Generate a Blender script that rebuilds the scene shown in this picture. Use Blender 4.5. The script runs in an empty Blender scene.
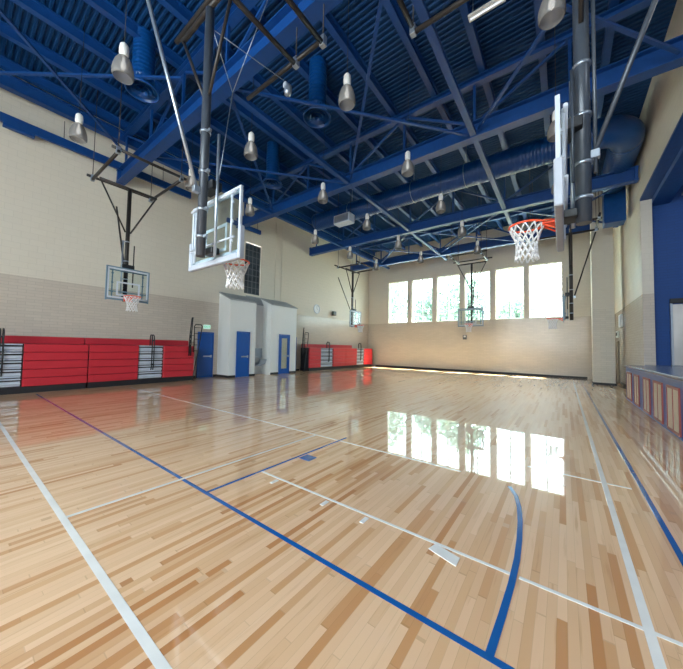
import bpy, math, random
from mathutils import Vector, Matrix
random.seed(7)
PI = math.pi
SC = bpy.context.scene
COL = SC.collection

# ---------------------------------------------------------------- camera
YAW, PIT, ROL = 0.6422, 0.0428, 0.0188
fw = Vector((-math.sin(YAW)*math.cos(PIT), math.cos(YAW)*math.cos(PIT), math.sin(PIT)))
rt = Vector((math.cos(YAW), math.sin(YAW), 0)); up = rt.cross(fw)
r2 = rt*math.cos(ROL) + up*math.sin(ROL); u2 = up*math.cos(ROL) - rt*math.sin(ROL)
cd = bpy.data.cameras.new('camera'); cam = bpy.data.objects.new('camera', cd); COL.objects.link(cam)
cd.sensor_width = 36; cd.lens = 297.6/683*36; cd.clip_start = 0.05; cd.clip_end = 300
m = Matrix((r2, u2, -fw)).transposed().to_4x4(); m.translation = Vector((0, 0, 1.6)); cam.matrix_world = m
SC.camera = cam
# ---------------------------------------------------------------- exposure, world, sun
SC.view_settings.view_transform = 'Standard'; SC.view_settings.look = 'None'
SC.view_settings.gamma = 1; SC.view_settings.use_curve_mapping = False
SC.view_settings.exposure = 0.03
SKY_STRENGTH = 17.0
wd = bpy.data.worlds.new('sky'); SC.world = wd; wd.use_nodes = True
bg = wd.node_tree.nodes['Background']; bg.inputs[0].default_value = (0.93, 0.97, 1.0, 1); bg.inputs[1].default_value = SKY_STRENGTH
sd = bpy.data.lights.new('sun', 'SUN'); sun = bpy.data.objects.new('sun', sd); COL.objects.link(sun)
sd.energy = 190; sd.angle = 0.01; sd.color = (1, .90, .76)
sun.rotation_euler = Vector((0.45, 1, 2.9)).to_track_quat('Z', 'Y').to_euler()

def area(name, loc, rot, sx, sy, power, color=(1, 1, 1), portal=False):
    l = bpy.data.lights.new(name, 'AREA'); l.shape = 'RECTANGLE'; l.size = sx; l.size_y = sy; l.energy = power; l.color = color
    if portal: l.cycles.is_portal = True
    o = bpy.data.objects.new(name, l); COL.objects.link(o); o.location = loc; o.rotation_euler = rot
    return o
WINX = [-12.14, -10.02, -7.94, -5.86, -3.80, -1.80]; WW = 1.72; WZ0, WZ1 = 3.74, 7.25
XL, XR, YF, YB, ZC = -14.17, 2.3, 22.99, -7.0, 10.2
area('far_window_portal', (-6.1, YF+0.32, 5.5), (-PI/2, 0, 0), 12.6, 3.7, 1, portal=True)
area('rear_window_portal', (-3.2, YB-0.32, 4.6), (PI/2, 0, 0), 10.4, 6.0, 1, portal=True)

# ---------------------------------------------------------------- materials
def lin(r, g, b):
    f = lambda c: (c/255/12.92) if c <= 10 else ((c/255+0.055)/1.055)**2.4
    return (f(r), f(g), f(b), 1)
class NT:
    def __init__(s, name):
        s.m = bpy.data.materials.new(name); s.m.use_nodes = True; s.t = s.m.node_tree; s.b = s.t.nodes['Principled BSDF']
    def n(s, kind, **kw):
        nd = s.t.nodes.new(kind)
        for k, v in kw.items(): setattr(nd, k, v)
        return nd
    def l(s, a, b): s.t.links.new(a, b)
    def math(s, op, a, b=None, c=None):
        nd = s.n('ShaderNodeMath', operation=op)
        for i, v in enumerate((a, b, c)):
            if v is None: continue
            if isinstance(v, (int, float)): nd.inputs[i].default_value = v
            else: s.l(v, nd.inputs[i])
        return nd.outputs[0]
    def mix(s, f, a, b):
        nd = s.n('ShaderNodeMix', data_type='RGBA')
        for i, v in ((0, f), (6, a), (7, b)):
            if isinstance(v, (int, float)): nd.inputs[i].default_value = v
            elif isinstance(v, tuple): nd.inputs[i].default_value = v
            else: s.l(v, nd.inputs[i])
        return nd.outputs[2]
def simple(name, col, rough=.5, metal=0., noise=.06, nscale=6., coat=0., spec=.5, bump=0.):
    k = NT(name); b = k.b
    b.inputs['Roughness'].default_value = rough; b.inputs['Metallic'].default_value = metal
    b.inputs['Coat Weight'].default_value = coat; b.inputs['Specular IOR Level'].default_value = spec
    tc = k.n('ShaderNodeTexCoord'); nz = k.n('ShaderNodeTexNoise'); nz.inputs['Scale'].default_value = nscale
    k.l(tc.outputs['Object'], nz.inputs['Vector'])
    dk = tuple(c*(1-noise*2) for c in col[:3])+(1,); lt = tuple(min(1, c*(1+noise*2)) for c in col[:3])+(1,)
    k.l(k.mix(nz.outputs['Fac'], dk, lt), b.inputs['Base Color'])
    if bump:
        bp = k.n('ShaderNodeBump'); bp.inputs['Strength'].default_value = bump; bp.inputs['Distance'].default_value = .01
        k.l(nz.outputs['Fac'], bp.inputs['Height']); k.l(bp.outputs[0], b.inputs['Normal'])
    return k.m

M = {}
M['blue_steel'] = simple('blue_painted_steel', (0.001, 0.050, 0.22, 1), .5, noise=.1)
M['blue_deck'] = simple('blue_painted_deck', (0.001, 0.036, 0.128, 1), .65, noise=.1, spec=.25)
M['blue_duct'] = simple('blue_painted_duct', (0.002, 0.055, 0.22, 1), .3, noise=.08)
M['blue_door'] = simple('blue_door_paint', (0.002, 0.095, 0.42, 1), .35, noise=.04)
M['stage_blue'] = simple('stage_front_blue', (0.008, 0.095, 0.36, 1), .3, noise=.08)
M['dark_pipe'] = simple('dark_bronze_pipe', (0.035, 0.030, 0.028, 1), .4, metal=.3)
M['pole_grey'] = simple('slate_grey_pole_paint', (0.065, 0.078, 0.10, 1), .32, metal=.2)
M['silver'] = simple('galvanised_steel', (0.42, 0.48, 0.56, 1), .35, metal=.8)
M['steel'] = simple('stainless_steel', (0.66, 0.63, 0.60, 1), .38, metal=.75, nscale=1.2, noise=.2)
M['white_frame'] = simple('white_painted_frame', (0.55, 0.61, 0.70, 1), .4)
M['pad'] = simple('pale_grey_edge_padding', (0.42, 0.46, 0.54, 1), .55)
M['teal_frame'] = simple('blue_grey_board_frame', (0.16, 0.25, 0.33, 1), .4, metal=.3)
M['orange'] = simple('orange_rim_paint', (0.86, 0.10, 0.035, 1), .4)
M['net'] = simple('white_net_cord', (0.85, 0.85, 0.87, 1), .8)
M['red'] = simple('red_bleacher_plastic', (0.56, 0.028, 0.045, 1), .38, noise=.05, nscale=2)
M['aisle'] = simple('pale_grey_aisle_step', (0.58, 0.64, 0.74, 1), .45)
M['black'] = simple('black_rail_paint', (0.012, 0.014, 0.018, 1), .45)
M['baseboard'] = simple('dark_rubber_base', (0.018, 0.018, 0.022, 1), .5)
M['white_paint'] = simple('white_painted_wall', (0.80, 0.82, 0.82, 1), .5, noise=.01, nscale=1.5)
M['roof_grey'] = simple('grey_sloped_cap', (0.36, 0.39, 0.41, 1), .5)
M['beige_panel'] = simple('beige_stage_panel', (0.62, 0.54, 0.42, 1), .4)
M['red_trim'] = simple('red_panel_trim', (0.30, 0.07, 0.06, 1), .4)
M['line_white'] = simple('white_court_paint', (0.84, 0.84, 0.83, 1), .2, coat=.6)
M['line_blue'] = simple('blue_court_paint', (0.010, 0.11, 0.38, 1), .2, coat=.6)
M['window_frame'] = simple('white_window_frame', (0.75, 0.76, 0.76, 1), .5)
M['dark_frame'] = simple('dark_window_frame', (0.10, 0.11, 0.13, 1), .5)
M['lamp_housing'] = simple('white_lamp_housing', (0.80, 0.80, 0.78, 1), .4)
M['leaf'] = simple('tree_leaves', (0.22, 0.31, 0.275, 1), .6, noise=.3, nscale=3)
M['bark'] = simple('tree_bark', (0.12, 0.09, 0.06, 1), .8)
M['grass'] = simple('outdoor_grass', (0.27, 0.26, 0.21, 1), .8, nscale=.6, noise=.2)
M['sign_white'] = simple('white_sign_face', (0.75, 0.77, 0.78, 1), .5)
M['sign_dark'] = simple('dark_sign_letters', (0.03, 0.03, 0.04, 1), .5)
M['tan_door'] = simple('tan_door_paint', (0.24, 0.20, 0.16, 1), .5)

def emit(name, col, s):
    k = NT(name); k.b.inputs['Base Color'].default_value = col
    k.b.inputs['Emission Color'].default_value = col; k.b.inputs['Emission Strength'].default_value = s
    return k.m
M['bulb'] = emit('dimly_glowing_bulb', (1, .97, .92, 1), 1.6)
M['exit_glow'] = emit('backlit_exit_face', (.62, .90, .78, 1), .45)
M['exit_letter'] = emit('backlit_green_letters', (0.02, .45, .25, 1), .6)
M['tube'] = emit('fluorescent_tube', (.9, .95, 1, 1), .7)

def glass(name, tint, gloss=.3):
    k = NT(name); t = k.t; t.nodes.remove(k.b)
    tr = k.n('ShaderNodeBsdfTransparent'); tr.inputs[0].default_value = tint
    gl = k.n('ShaderNodeBsdfGlossy'); gl.inputs['Roughness'].default_value = .02
    fr = k.n('ShaderNodeLayerWeight'); fr.inputs['Blend'].default_value = .25
    mx = k.n('ShaderNodeMixShader'); k.l(k.math('ADD', .03, k.math('MULTIPLY', k.math('POWER', fr.outputs['Facing'], 2.0), gloss)), mx.inputs[0]); k.l(tr.outputs[0], mx.inputs[1]); k.l(gl.outputs[0], mx.inputs[2])
    k.l(mx.outputs[0], t.nodes['Material Output'].inputs[0]); return k.m
M['far_pane'] = glass('tinted_far_window_glass', (.72, .82, .82, 1))
M['pane'] = glass('clear_window_glass', (.93, .97, .97, 1))
M['board_glass'] = glass('tempered_backboard_glass', (.90, .96, .96, 1))
M['dark_glass'] = simple('dark_window_glass', (0.06, 0.075, 0.09, 1), .15, noise=.5, nscale=1.7)
def lamp_shade():
    k = NT('prismatic_acrylic_shade'); t = k.t
    tr = k.n('ShaderNodeBsdfTransparent'); tr.inputs[0].default_value = (.92, .92, .92, 1)
    k.b.inputs['Base Color'].default_value = (.30, .29, .28, 1); k.b.inputs['Roughness'].default_value = .35
    k.b.inputs['Subsurface Weight'].default_value = 0
    mx = k.n('ShaderNodeMixShader'); mx.inputs[0].default_value = .5
    k.l(tr.outputs[0], mx.inputs[1]); k.l(k.b.outputs[0], mx.inputs[2]); k.l(mx.outputs[0], t.nodes['Material Output'].inputs[0]); return k.m
M['shade'] = lamp_shade()

def floor_mat():
    k = NT('maple_strip_floor'); b = k.b
    tc = k.n('ShaderNodeTexCoord'); sp = k.n('ShaderNodeSeparateXYZ'); k.l(tc.outputs['Object'], sp.inputs[0])
    W = 0.052
    row = k.math('FLOOR', k.math('DIVIDE', sp.outputs[0], W))
    wn = k.n('ShaderNodeTexWhiteNoise', noise_dimensions='1D'); k.l(row, wn.inputs['W'])
    L = 1.05
    yy = k.math('ADD', k.math('DIVIDE', sp.outputs[1], L), k.math('MULTIPLY', wn.outputs['Value'], 37.0))
    nzb = k.n('ShaderNodeTexNoise', noise_dimensions='1D'); nzb.inputs['Scale'].default_value = .9; k.l(yy, nzb.inputs['W'])
    yy = k.math('ADD', yy, k.math('MULTIPLY', nzb.outputs['Fac'], 1.3))
    cell = k.math('FLOOR', yy)
    cv = k.n('ShaderNodeCombineXYZ'); k.l(row, cv.inputs[0]); k.l(cell, cv.inputs[1])
    w2 = k.n('ShaderNodeTexWhiteNoise', noise_dimensions='2D'); k.l(cv.outputs[0], w2.inputs['Vector'])
    cr = k.n('ShaderNodeValToRGB'); e = cr.color_ramp.elements
    e[0].position = 0; e[0].color = (0.89, 0.605, 0.385, 1); e[1].position = 1; e[1].color = (0.56, 0.25, 0.095, 1)
    for p, c in ((.30, (0.85, 0.56, 0.345, 1)), (.62, (0.80, 0.51, 0.30, 1)), (.80, (0.73, 0.43, 0.23, 1)), (.92, (0.66, 0.345, 0.155, 1))):
        x = e.new(p); x.color = c
    k.l(w2.outputs['Value'], cr.inputs[0])
    # grain and mineral streaks running with each strip
    g = k.n('ShaderNodeCombineXYZ'); k.l(k.math('MULTIPLY', sp.outputs[0], 26.), g.inputs[0]); k.l(k.math('MULTIPLY', sp.outputs[1], 1.5), g.inputs[1])
    k.l(k.math('MULTIPLY', w2.outputs['Value'], 60.), g.inputs[2])
    gn = k.n('ShaderNodeTexNoise'); gn.inputs['Scale'].default_value = 1.; gn.inputs['Detail'].default_value = 4; k.l(g.outputs[0], gn.inputs['Vector'])
    st = k.n('ShaderNodeMapRange'); st.inputs[1].default_value = .60; st.inputs[2].default_value = .74; k.l(gn.outputs['Fac'], st.inputs[0])
    c1 = k.mix(k.math('MULTIPLY', st.outputs[0], .45), cr.outputs[0], (0.50, 0.24, 0.10, 1))
    # joints
    fx = k.math('FRACT', k.math('DIVIDE', sp.outputs[0], W)); ed = k.math('LESS_THAN', fx, .05)
    fy = k.math('FRACT', yy); ey = k.math('LESS_THAN', fy, .008)
    c2 = k.mix(k.math('MULTIPLY', k.math('MAXIMUM', ed, ey), .22), c1, (0.25, 0.12, 0.05, 1))
    k.l(c2, b.inputs['Base Color'])
    b.inputs['Roughness'].default_value = .35
    b.inputs['Coat Weight'].default_value = 1.; b.inputs['Coat Roughness'].default_value = .018; b.inputs['Coat IOR'].default_value = 1.85
    b.inputs['Specular IOR Level'].default_value = .1
    # faint cupping of the strips in the lacquer
    n2 = k.n('ShaderNodeTexNoise'); n2.inputs['Scale'].default_value = 1.; g2 = k.n('ShaderNodeCombineXYZ')
    k.l(k.math('MULTIPLY', sp.outputs[0], 5.), g2.inputs[0]); k.l(k.math('MULTIPLY', sp.outputs[1], 1.5), g2.inputs[1]); k.l(g2.outputs[0], n2.inputs['Vector'])
    bp = k.n('ShaderNodeBump'); bp.inputs['Strength'].default_value = .02; bp.inputs['Distance'].default_value = .003
    k.l(n2.outputs['Fac'], bp.inputs['Height']); k.l(bp.outputs[0], b.inputs['Coat Normal'])
    return k.m
M['floor'] = floor_mat()

def wall_mat(name, upper, lower, zsplit, glaze=.18):
    """painted block above, glazed tile below; pattern in wall coordinates (x+y, z)"""
    k = NT(name); b = k.b
    tc = k.n('ShaderNodeTexCoord'); sp = k.n('ShaderNodeSeparateXYZ'); k.l(tc.outputs['Object'], sp.inputs[0])
    h = k.math('ADD', sp.outputs[0], sp.outputs[1])
    cv = k.n('ShaderNodeCombineXYZ'); k.l(h, cv.inputs[0]); k.l(sp.outputs[2], cv.inputs[1])
    def brick(w, hh, mort, c1, c2, cm):
        br = k.n('ShaderNodeTexBrick'); br.inputs['Scale'].default_value = 1.; br.inputs['Brick Width'].default_value = w
        br.inputs['Row Height'].default_value = hh; br.inputs['Mortar Size'].default_value = mort
        br.inputs['Color1'].default_value = c1; br.inputs['Color2'].default_value = c2; br.inputs['Mortar'].default_value = cm
        k.l(cv.outputs[0], br.inputs['Vector']); return br
    d = lambda c, f: tuple(x*f for x in c[:3])+(1,)
    bu = brick(.4, .2, .006, upper, d(upper, .98), d(upper, .90))
    bl = brick(.4, .1, .006, lower, d(lower, .93), d(lower, .80))
    msk = k.math('LESS_THAN', sp.outputs[2], zsplit)
    k.l(k.mix(msk, bu.outputs['Color'], bl.outputs['Color']), b.inputs['Base Color'])
    ro = k.n('ShaderNodeMapRange'); ro.inputs[3].default_value = .6; ro.inputs[4].default_value = glaze; k.l(msk, ro.inputs[0])
    k.l(ro.outputs[0], b.inputs['Roughness'])
    nz = k.n('ShaderNodeTexNoise'); nz.inputs['Scale'].default_value = 6.; k.l(cv.outputs[0], nz.inputs['Vector'])
    hgt = k.math('ADD', k.math('MULTIPLY', k.math('SUBTRACT', 1., k.mix(msk, bu.outputs['Fac'], bl.outputs['Fac'])), 1.), k.math('MULTIPLY', nz.outputs['Fac'], .9))
    bp = k.n('ShaderNodeBump'); bp.inputs['Strength'].default_value = .5; bp.inputs['Distance'].default_value = .012
    k.l(hgt, bp.inputs['Height']); k.l(bp.outputs[0], b.inputs['Normal'])
    return k.m
ZT = 3.73
M['wall'] = wall_mat('cream_block_over_glazed_tile', (0.70, 0.65, 0.56, 1), (0.62, 0.55, 0.475, 1), ZT)
M['column'] = wall_mat('cream_painted_column', (0.68, 0.64, 0.55, 1), (0.68, 0.64, 0.55, 1), ZT, .5)
M['stage_wall'] = wall_mat('blue_painted_brick', (0.001, 0.055, 0.25, 1), (0.001, 0.055, 0.25, 1), 30., .6)
M['stage_dark'] = simple('stage_dark_blue', (0.004, 0.012, 0.05, 1), .7)
M['stage_floor'] = simple('stage_floor_boards', (0.12, 0.16, 0.26, 1), .25)

# ---------------------------------------------------------------- mesh builder
class MB:
    def __init__(s): s.v = []; s.f = []; s.sm = []
    def add(s, vs, fs, smooth=False):
        o = len(s.v); s.v += [tuple(v) for v in vs]; s.f += [tuple(i+o for i in f) for f in fs]; s.sm += [smooth]*len(fs); return s
    def box(s, x0, x1, y0, y1, z0, z1):
        vs = [(x, y, z) for x in (x0, x1) for y in (y0, y1) for z in (z0, z1)]
        return s.add(vs, [(0, 1, 3, 2), (4, 6, 7, 5), (0, 4, 5, 1), (2, 3, 7, 6), (0, 2, 6, 4), (1, 5, 7, 3)])
    def bevbox(s, x0, x1, y0, y1, z0, z1, b=.01):
        """box with chamfered edges"""
        import itertools
        vs = []; idx = {}
        for sx, sy, sz in itertools.product((0, 1), repeat=3):
            c = ((x0, x1)[sx], (y0, y1)[sy], (z0, z1)[sz]); sg = (1 if sx == 0 else -1, 1 if sy == 0 else -1, 1 if sz == 0 else -1)
            for a in range(3):
                p = [c[i]+(0 if i == a else sg[i]*b) for i in range(3)]; idx[(sx, sy, sz, a)] = len(vs); vs.append(p)
        fs = []
        for a in range(3):
            o = [i for i in range(3) if i != a]
            for sd_ in (0, 1):
                q = []
                for (i, j) in ((0, 0), (1, 0), (1, 1), (0, 1)):
                    k_ = [0, 0, 0]; k_[a] = sd_; k_[o[0]] = i; k_[o[1]] = j; q.append(idx[(*k_, a)])
                fs.append(q)
        for a in range(3):
            o = [i for i in range(3) if i != a]
            for i in (0, 1):
                for j in (0, 1):
                    k0 = [0, 0, 0]; k0[o[0]] = i; k0[o[1]] = j; k1 = list(k0); k1[a] = 1
                    fs.append([idx[(*k0, o[0])], idx[(*k1, o[0])], idx[(*k1, o[1])], idx[(*k0, o[1])]])
        for c in itertools.product((0, 1), repeat=3): fs.append([idx[(*c, a)] for a in range(3)])
        return s.add(vs, fs)
    def _frame(s, p, q):
        p = Vector(p); q = Vector(q); d = (q-p).normalized()
        w = Vector((0, 0, 1)) if abs(d.z) < .95 else Vector((0, 1, 0))
        a = d.cross(w).normalized(); b = a.cross(d).normalized(); return p, q, d, a, b
    def tube(s, p, q, r, n=10, r1=None):
        p, q, d, a, b = s._frame(p, q); r1 = r if r1 is None else r1
        vs = [p+(a*math.cos(t)+b*math.sin(t))*r for t in [2*PI*i/n for i in range(n)]]+[q+(a*math.cos(t)+b*math.sin(t))*r1 for t in [2*PI*i/n for i in range(n)]]
        s.add(vs, [(i, (i+1) % n, n+(i+1) % n, n+i) for i in range(n)], True)
        o = len(s.v)-2*n; s.f += [tuple(o+i for i in range(n))[::-1], tuple(o+n+i for i in range(n))]; s.sm += [False]*2
        return s
    def bar(s, p, q, w, h):
        p, q, d, a, b = s._frame(p, q); vs = []
        for e in (p, q):
            for i, j in ((-1, -1), (1, -1), (1, 1), (-1, 1)): vs.append(e+a*i*w/2+b*j*h/2)
        return s.add(vs, [(0, 3, 2, 1), (4, 5, 6, 7), (0, 1, 5, 4), (1, 2, 6, 5), (2, 3, 7, 6), (3, 0, 4, 7)])
    def ibeam(s, p, q, w, h, t=.02):
        """p,q = centre line; flanges horizontal"""
        p, q, d, a, b = s._frame(p, q)
        for k in (-1, 1): s.bar(p+b*k*(h/2-t/2), q+b*k*(h/2-t/2), w, t)
        return s.bar(p, q, t, h-2*t)
    def path(s, pts, r, n=8, closed=False):
        P = [Vector(p) for p in pts]; N = len(P); rings = []; prev = None
        for i in range(N):
            if closed: d = (P[(i+1) % N]-P[i-1]).normalized()
            else: d = (P[min(i+1, N-1)]-P[max(i-1, 0)]).normalized()
            if prev is None:
                w = Vector((0, 0, 1)) if abs(d.z) < .9 else Vector((1, 0, 0)); a = d.cross(w).normalized()
            else: a = (prev-d*prev.dot(d)).normalized()
            prev = a; b = d.cross(a)
            rings.append([P[i]+(a*math.cos(2*PI*j/n)+b*math.sin(2*PI*j/n))*r for j in range(n)])
        vs = [v for rg in rings for v in rg]; fs = []
        for i in range(N if closed else N-1):
            k = (i+1) % N
            for j in range(n): fs.append((i*n+j, i*n+(j+1) % n, k*n+(j+1) % n, k*n+j))
        if not closed: fs += [tuple(range(n))[::-1], tuple((N-1)*n+j for j in range(n))]
        return s.add(vs, fs, True)
    def lathe(s, prof, cx=0, cy=0, n=24, cap=False):
        vs = [(cx+r*math.cos(2*PI*j/n), cy+r*math.sin(2*PI*j/n), z) for r, z in prof for j in range(n)]
        fs = [(i*n+j, i*n+(j+1) % n, (i+1)*n+(j+1) % n, (i+1)*n+j) for i in range(len(prof)-1) for j in range(n)]
        if cap: fs += [tuple(range(n))[::-1], tuple((len(prof)-1)*n+j for j in range(n))]
        return s.add(vs, fs, True)
    def prism(s, poly, axis, a0, a1):
        """poly = 2D points in the plane normal to axis"""
        def P(u, v, w): return {'x': (w, u, v), 'y': (u, w, v), 'z': (u, v, w)}[axis]
        n = len(poly); vs = [P(u, v, a0) for u, v in poly]+[P(u, v, a1) for u, v in poly]
        return s.add(vs, [tuple(range(n))[::-1], tuple(range(n, 2*n))]+[(i, (i+1) % n, n+(i+1) % n, n+i) for i in range(n)])
    def build(s, name, mat, parent=None, loc=None, label=None, kind=None):
        me = bpy.data.meshes.new(name); me.from_pydata(s.v, [], s.f); me.materials.append(mat if not isinstance(mat, str) else M[mat])
        me.polygons.foreach_set('use_smooth', s.sm); me.update()
        import bmesh
        bm = bmesh.new(); bm.from_mesh(me); bmesh.ops.recalc_face_normals(bm, faces=bm.faces); bm.to_mesh(me); bm.free()
        o = bpy.data.objects.new(name, me); COL.objects.link(o)
        if parent: o.parent = parent
        if loc: o.location = loc
        if label: o['label'] = label
        if kind: o['kind'] = kind
        return o
def tag(o, label, cat, group=None, kind=None):
    o['label'] = label; o['category'] = cat
    if group: o['group'] = group
    if kind: o['kind'] = kind
    return o
def thing(name, label, cat, loc, rz=0, group=None, kind=None):
    o = bpy.data.objects.new(name, None); COL.objects.link(o); o.location = loc; o.rotation_euler = (0, 0, rz); o.empty_display_size = .2
    return tag(o, label, cat, group, kind)
def struct(o, label, cat): return tag(o, label, cat, kind='structure')
def copy_tree(o, parent=None):
    c = o.copy(); COL.objects.link(c)
    if parent: c.parent = parent
    for ch in list(o.children): copy_tree(ch, c)
    return c
def text(body, size, mat, parent, loc, rot, name='letters', depth=.004):
    cu = bpy.data.curves.new(name, 'FONT'); cu.body = body; cu.size = size; cu.extrude = depth; cu.align_x = 'CENTER'; cu.align_y = 'CENTER'
    cu.materials.append(M[mat]); tmp = bpy.data.objects.new('letter_curve', cu); COL.objects.link(tmp)
    me = bpy.data.meshes.new_from_object(tmp.evaluated_get(bpy.context.evaluated_depsgraph_get())); bpy.data.objects.remove(tmp)
    o = bpy.data.objects.new(name, me); COL.objects.link(o); o.parent = parent; o.location = loc; o.rotation_euler = rot
    return o

# ================================================================ room shell
T = .3
fl = struct(MB().box(XL-T, XR+.0, YB-T, YF+T, -.2, 0).build('floor', 'floor'), 'glossy maple strip gymnasium floor', 'floor')
# court markings, paint lying flush on the lacquer
LZ = [0]
def line(pts, w, mat, name):
    b = MB(); LZ[0] += .00035; zt_ = .0014+LZ[0]
    L, R = [], []
    P = [Vector((x, y, 0)) for x, y in pts]
    for i, p in enumerate(P):
        d = (P[min(i+1, len(P)-1)]-P[max(i-1, 0)]).normalized(); nrm = Vector((-d.y, d.x, 0))*w/2
        L.append(p+nrm); R.append(p-nrm)
    n = len(P); vs = [(v.x, v.y, z) for z in (0.0004, zt_) for v in L+R]; fs = []
    for i in range(n-1):
        fs += [(i, i+1, n+i+1, n+i), (2*n+i, 3*n+i, 3*n+i+1, 2*n+i+1), (i, 2*n+i, 2*n+i+1, i+1), (n+i, n+i+1, 3*n+i+1, 3*n+i)]
    b.add(vs, fs); return b.build(name, mat, fl)
line([(-13.2, .725), (-.3, .725)], .05, 'line_white', 'white_court_line')
line([(-12.9, 1.775), (1.75, 1.775)], .042, 'line_blue', 'blue_court_line')
line([(-3.10, 2.507), (-.30, 2.507)], .03, 'line_white', 'white_court_line')
line([(-.27, 2.507), (2.1, 2.507)], .03, 'line_white', 'white_court_line')
line([(-12.6, 4.14), (-1.1, 4.14)], .03, 'line_white', 'white_court_line')
line([(-.42, 4.92), (.62, 4.92)], .03, 'line_white', 'white_court_line')
line([(.376, .9), (.376, 21)], .05, 'line_white', 'white_court_line')
line([(.72, .9), (.72, 22.4)], .045, 'line_blue', 'blue_court_line')
line([(-3.66, .75), (-3.62, 4.14)], .035, 'line_white', 'white_court_line')
line([(-3.12, 1.795), (-3.10, 4.35)], .035, 'line_blue', 'blue_court_line')
arc = [(-.33, 1.79), (-.315, 2.1), (-.305, 2.4), (-.305, 2.7), (-.32, 3.0), (-.345, 3.3), (-.385, 3.6), (-.44, 3.85), (-.53, 4.06)]
line(arc, .042, 'line_blue', 'blue_three_point_arc')

def block(q, mat, name):
    MB().add([(x, y, z) for z in (.0006, .0075) for x, y in q], [(3, 2, 1, 0), (4, 5, 6, 7), (0, 1, 5, 4), (1, 2, 6, 5), (2, 3, 7, 6), (3, 0, 4, 7)]).build(name, mat, fl)
block([(-.885, 2.40), (-.655, 2.335), (-.655, 2.44), (-.86, 2.49)], 'line_white', 'white_lane_block')
block([(-3.06, 3.13), (-2.87, 3.13), (-2.87, 3.30), (-3.06, 3.30)], 'line_blue', 'blue_lane_block')
for x in (-2.75, -1.98, -1.5): block([(x-.02, 2.36), (x+.02, 2.36), (x+.02, 2.46), (x-.02, 2.46)], 'line_white', 'white_hash_mark')

# far wall with six windows
b = MB(); xs = [XL-T]+[v for w in WINX for v in (w, w+WW)]+[XR+T]
b.box(XL-T, XR+T, YF, YF+T, 0, WZ0); b.box(XL-T, XR+T, YF, YF+T, WZ1, ZC)
for i in range(0, len(xs), 2): b.box(xs[i], xs[i+1], YF, YF+T, WZ0, WZ1)
struct(b.build('wall_far', 'wall'), 'cream block far wall over tan glazed tile with six tall windows', 'wall')
b = MB().box(XL-T, XL, YB, YF, 0, 4.5); b.box(XL-T, XL, YB, 9.85, 4.5, 7.42); b.box(XL-T, XL, 10.95, YF, 4.5, 7.42); b.box(XL-T, XL, YB, YF, 7.42, ZC)
struct(b.build('wall_left', 'wall'), 'long cream left wall over grey tan glazed tile', 'wall')
b = MB().box(XR, XR+T, 15.1, YF, 0, ZC); b.box(XR, XR+T, YB, 15.1, 7.25, ZC); b.box(XR, XR+T, YB, -3, 0, 7.25)
struct(b.build('wall_right', 'wall'), 'cream right wall above and beside the stage opening', 'wall')
# rear wall (behind the camera) with its own tall windows
b = MB(); RX = [-8.2+i*2.6 for i in range(4)]; b.box(XL-T, XR+T, YB-T, YB, 0, 1.7); b.box(XL-T, XR+T, YB-T, YB, 7.5, ZC)
px = XL-T
for x in RX: b.box(px, x, YB-T, YB, 1.7, 7.5); px = x+2.2
b.box(px, XR+T, YB-T, YB, 1.7, 7.5)
struct(b.build('wall_rear', 'wall'), 'rear wall with tall daylight windows', 'wall')

def window(n, x0, x1, z0, z1, y, cols, rows, label, fm='window_frame', depth=.06, pane='pane'):
    w = thing('window_%d' % n, label, 'window', ((x0+x1)/2, y, z0), kind='structure'); W = (x1-x0)/2; H = z1-z0
    f = MB()
    for a in (-1, 1): f.box(a*W-(.05 if a > 0 else 0), a*W+(.05 if a < 0 else 0), 0, depth, 0, H)
    f.box(-W+.05, W-.05, 0, depth, 0, .05); f.box(-W+.05, W-.05, 0, depth, H-.05, H)
    for i in range(1, cols): x = -W+2*W*i/cols; f.box(x-.035, x+.035, .005, depth-.005, .05, H-.05)
    f.build('window_frame', fm, w)
    g = MB()
    for i in range(1, rows): z = H*i/rows; g.box(-W+.05, W-.05, .02, depth-.02, z-.02, z+.02)
    g.build('glazing_bars', fm, w)
    MB().box(-W+.04, W-.04, depth/2-.003, depth/2+.003, .04, H-.04).build('glass_pane', pane, w)
    return w
ords = ['leftmost', 'second from left', 'third from left', 'fourth from left', 'fifth from left', 'rightmost']
for i, x in enumerate(WINX):
    window(i+1, x+.01, x+WW-.01, WZ0+.01, WZ1-.01, YF+.12, 2, 6, 'tall gridded window in the far wall, %s of the six' % ords[i], pane='far_pane')
for i, x in enumerate(RX):
    window(i+7, x+.01, x+2.19, 1.71, 7.49, YB-.2, 2, 6, 'tall gridded window in the rear wall, %s of the four' % ['leftmost', 'second', 'third', 'rightmost'][i])
# dark clerestory window in left wall
w = thing('window_13', 'dark gridded window high on the left wall above the white vestibule', 'window', (XL-.1, 10.4, 4.52), kind='structure')
f = MB()
for y in (-.53, -.27, 0, .27, .50): f.box(-.03, .03, y, y+.035, 0, 2.88)
for i in range(9): z = i*.355; f.box(-.025, .025, -.5, .5, z, z+.035)
f.build('window_frame', 'dark_frame', w); MB().box(-.01, .01, -.54, .54, .01, 2.88).build('glass_pane', 'dark_glass', w)

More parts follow.
